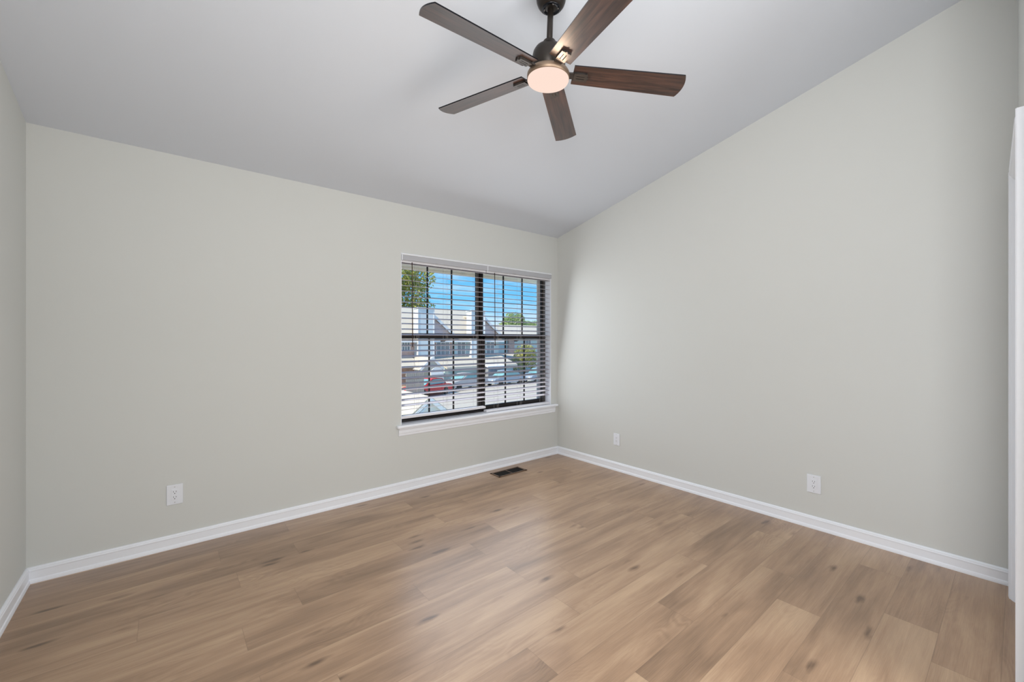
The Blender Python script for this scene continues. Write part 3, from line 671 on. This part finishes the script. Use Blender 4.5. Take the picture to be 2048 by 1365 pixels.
def car(name, label, loc, rz, paint, s=1.0, van=False):
    root = empty(name, loc); root.rotation_euler = (0, 0, rz)
    tag(root, label, 'car', 'parked cars outside')
    B = Matrix.Translation(Vector(loc)) @ Matrix.Rotation(rz, 4, 'Z') @ Matrix.Scale(s, 4)
    def put(m, nm, mt, par=root):
        o = m.build(nm, mt); o.parent = par; o.matrix_parent_inverse = (Matrix.Translation(Vector(loc)) @ Matrix.Rotation(rz, 4, 'Z')).inverted(); return o
    hw = 0.88
    m = MB(); side = [(-2.25, 0.32), (-2.28, 0.62), (-2.15, 0.86), (-1.2, 0.95), (1.15, 0.93), (2.05, 0.78), (2.25, 0.58), (2.22, 0.30)]
    m.prism([(x, -hw, z) for x, z in side], (0, 2*hw, 0), B); 
    roof = [(-1.62, 0.90), (-1.02, 1.40), (-0.4, 1.47), (0.25, 1.43), (1.05, 0.90)]
    m.prism([(x*0.97, -hw+0.13, z+0.02) for x, z in roof], (0, 2*hw-0.26, 0), B)
    body = put(m, 'body', paint)
    m = MB()
    gl = [(-1.40, 0.97), (-0.95, 1.34), (-0.40, 1.39), (0.20, 1.36), (0.80, 0.97)]
    for y in (-hw+0.115, hw-0.145): m.prism([(x, y, z) for x, z in gl], (0, 0.03, 0), B)
    m.prism([(0.34, -hw+0.2, 1.39), (0.98, -hw+0.2, 0.97), (1.03, -hw+0.2, 0.98), (0.40, -hw+0.2, 1.42)], (0, 2*hw-0.4, 0), B)
    m.prism([(-1.06, -hw+0.2, 1.39), (-1.56, -hw+0.2, 0.96), (-1.62, -hw+0.2, 0.97), (-1.12, -hw+0.2, 1.42)], (0, 2*hw-0.4, 0), B)
    put(m, 'car_window', M_CGLASS)
    for x in (-1.38, 1.38):
        for y in (-hw-0.01, hw-0.19):
            m = MB(); m.tube((x, y, 0.32), (x, y+0.2, 0.32), 0.32, 20, T=B); put(m, 'wheel', M_TYRE)
    for y in (-0.72, 0.46):
        m = MB(); m.box(2.18, 2.27, y, y+0.26, 0.56, 0.68, T=B); put(m, 'headlight', M_WTRIM)
car('parked_car', 'bright red car seen through the lower left of the window', (15.75, 29.6, GZ), R(200), M_RED, 0.93)
car('parked_car', 'red and grey car parked just right of the bright red one', (20.3, 31.3, GZ), R(188), M_SILV, 0.95)
car('parked_car', 'blue-grey car seen through the lower right of the window', (25.1, 31.6, GZ), R(186), M_BLUEC, 0.95)
car('parked_car', 'blue-grey car parked farthest right beyond the blinds', (30.0, 32.0, GZ), R(186), M_BLUEC, 0.95)

# near entry gable of the own building, just below the window
def near_gable():
    root = empty('porch_gable', (4.25, 8.6, GZ)); tag(root, 'white-trimmed entry gable just below the window at left', 'porch roof')
    ax, az = 4.33, 0.06; dx, dz = 1.25, 0.98
    m = MB(); m.prism([(ax, 8.06, az-0.03), (ax-dx, 8.06, az-dz-0.03), (ax+dx, 8.06, az-dz-0.03)], (0, 1.9, 0)); m.box(ax-dx+0.15, ax+dx-0.15, 8.15, 9.8, GZ, az-dz); m.build('gable_wall', M_CREAM, root)
    m = MB(); m.bar((ax+0.03, 8.02, az-0.02), (ax-dx, 8.02, az-dz-0.05), 0.055, 0.06); m.bar((ax-0.03, 8.012, az-0.02), (ax+dx, 8.02, az-dz-0.05), 0.085, 0.06)
    m.bar((ax+0.02, 8.03, az-0.115), (ax-dx+0.1, 8.03, az-dz-0.06), 0.045, 0.05)
    m.build('rake_board', M_WTRIM, root)
    m = MB(); m.prism([(ax, 8.0, az+0.03), (ax-dx-0.05, 8.0, az-dz), (ax-dx-0.05, 8.0, az-dz-0.03), (ax, 8.0, az)], (0, 2.0, 0)); m.prism([(ax, 8.0, az+0.03), (ax+dx+0.05, 8.0, az-dz), (ax+dx+0.05, 8.0, az-dz-0.03), (ax, 8.0, az)], (0, 2.0, 0)); m.build('roof', M_ROOF, root)
near_gable()

def tree(name, label, base, height, blobs, n, leaf, m_leaf, group=None, cat='tree', seed=1, trunk=0.22):
    rnd = random.Random(seed)
    root = empty(name, base); tag(root, label, cat, group); b0 = Vector(base)
    m = MB(); m.tube(b0, b0+Vector((0, 0, height*0.62)), trunk, 12, trunk*0.5)
    for bx, by, bz, rx, ry, rz in blobs:
        m.tube(b0+Vector((0, 0, height*0.40)), b0+Vector((bx, by, bz)), trunk*0.38, 8, trunk*0.08)
    m.build('trunk', M_BARK, root)
    bm = bmesh.new(); tot = sum(b[3]*b[4]*b[5] for b in blobs)
    for bx, by, bz, rx, ry, rz in blobs:
        for i in range(int(n*rx*ry*rz/tot)):
            while True:
                d = Vector((rnd.uniform(-1, 1), rnd.uniform(-1, 1), rnd.uniform(-1, 1)))
                if 0.25 < d.length < 1: break
            c = b0+Vector((bx+d.x*rx, by+d.y*ry, bz+d.z*rz))
            nv = Vector((rnd.gauss(0, 1), rnd.gauss(0, 1), rnd.gauss(0.6, 1))).normalized()
            a = nv.orthogonal().normalized(); a = Matrix.Rotation(rnd.uniform(0, 6.28), 3, nv) @ a; q = nv.cross(a); s = leaf*rnd.uniform(0.6, 1.3)
            bm.faces.new([bm.verts.new(c+p) for p in (a*s, q*s*0.55+nv*s*0.1, -a*s, -q*s*0.55+nv*s*0.1)])
    me = bpy.data.meshes.new('foliage'); bm.to_mesh(me); bm.free(); me.materials.append(m_leaf)
    o = bpy.data.objects.new('foliage', me); COL.objects.link(o); o.parent = root; o.matrix_parent_inverse = Matrix.Translation(-b0)
tree('leafy_tree', 'tall yellow-green tree rising behind the townhouse roof at upper left', (21.3, 50, GZ), 14.5,
     [(-1.5, 0, 9.0, 3.2, 3, 2.6), (2.6, 0, 10.0, 2.8, 2.6, 2.4), (0.3, 0, 12.6, 3.4, 3, 2.6), (4.2, 0, 12.4, 2.2, 2, 1.9), (-3.5, 0, 12.0, 3, 3, 3), (1.0, 0.5, 7.6, 3.0, 2, 1.6), (4.6, 0, 8.4, 1.8, 1.8, 1.3)], 11000, 0.20, M_LEAFY, seed=3)
tree('leafy_tree', 'rounded green tree above the far roof in the right half of the window', (50.6, 61, GZ), 10,
     [(0, 0, 7.6, 2.4, 2.2, 2.0), (-1.8, 0, 6.3, 2.0, 2, 1.4), (1.8, 0, 6.2, 2.2, 2, 1.5)], 4200, 0.19, M_LEAFG, 'trees beyond the far roof', seed=5)
tree('leafy_tree', 'low green tree beyond the far roof close to the centre mullion', (45.9, 69, GZ), 9.0,
     [(0, 0, 6.8, 2.8, 2.2, 1.6), (-3.0, 0, 6.9, 2.2, 2, 1.7)], 3600, 0.19, M_LEAFG, 'trees beyond the far roof', seed=6)
tree('leafy_tree', 'green tree beyond the far roof at the right edge of the window', (60.5, 69, GZ), 9.2,
     [(0, 0, 6.9, 3.0, 2.2, 1.6), (-3.2, 0, 6.3, 2.6, 2, 1.4), (3.2, 0, 7.0, 2.6, 2, 1.5)], 4600, 0.19, M_LEAFG, 'trees beyond the far roof', seed=8)
tree('leafy_shrub', 'yellow-green shrub in front of the far house at right', (34.5, 39.4, GZ), 3.6,
     [(0, 0, 2.6, 1.6, 1.2, 1.2), (1.3, 0.2, 1.8, 1.4, 1.1, 1.2), (-0.9, 0, 1.5, 1.2, 1.0, 1.1)], 3000, 0.12, M_LEAFY, None, 'shrub', 9, 0.09)
tree('leafy_shrub', 'bright lime shrub low at the right edge of the window', (36.9, 38.6, GZ), 1.6,
     [(0, 0, 0.6, 0.9, 0.7, 0.7), (0.5, 0.1, 1.0, 0.6, 0.6, 0.55)], 700, 0.12, M_LEAFL, None, 'shrub', 10, 0.05)
m = MB()
for i in range(9): m.box(13.2+i*0.16, 13.34+i*0.16, 28.0, 28.03, GZ, -1.0-0.02*(i % 2))
for z in (-1.35, -2.6): m.box(13.2, 14.62, 28.03, 28.09, z, z+0.1)
tag(m.build('fence_panel', M_FENCE), 'weathered wooden fence panel beside the red car', 'fence')
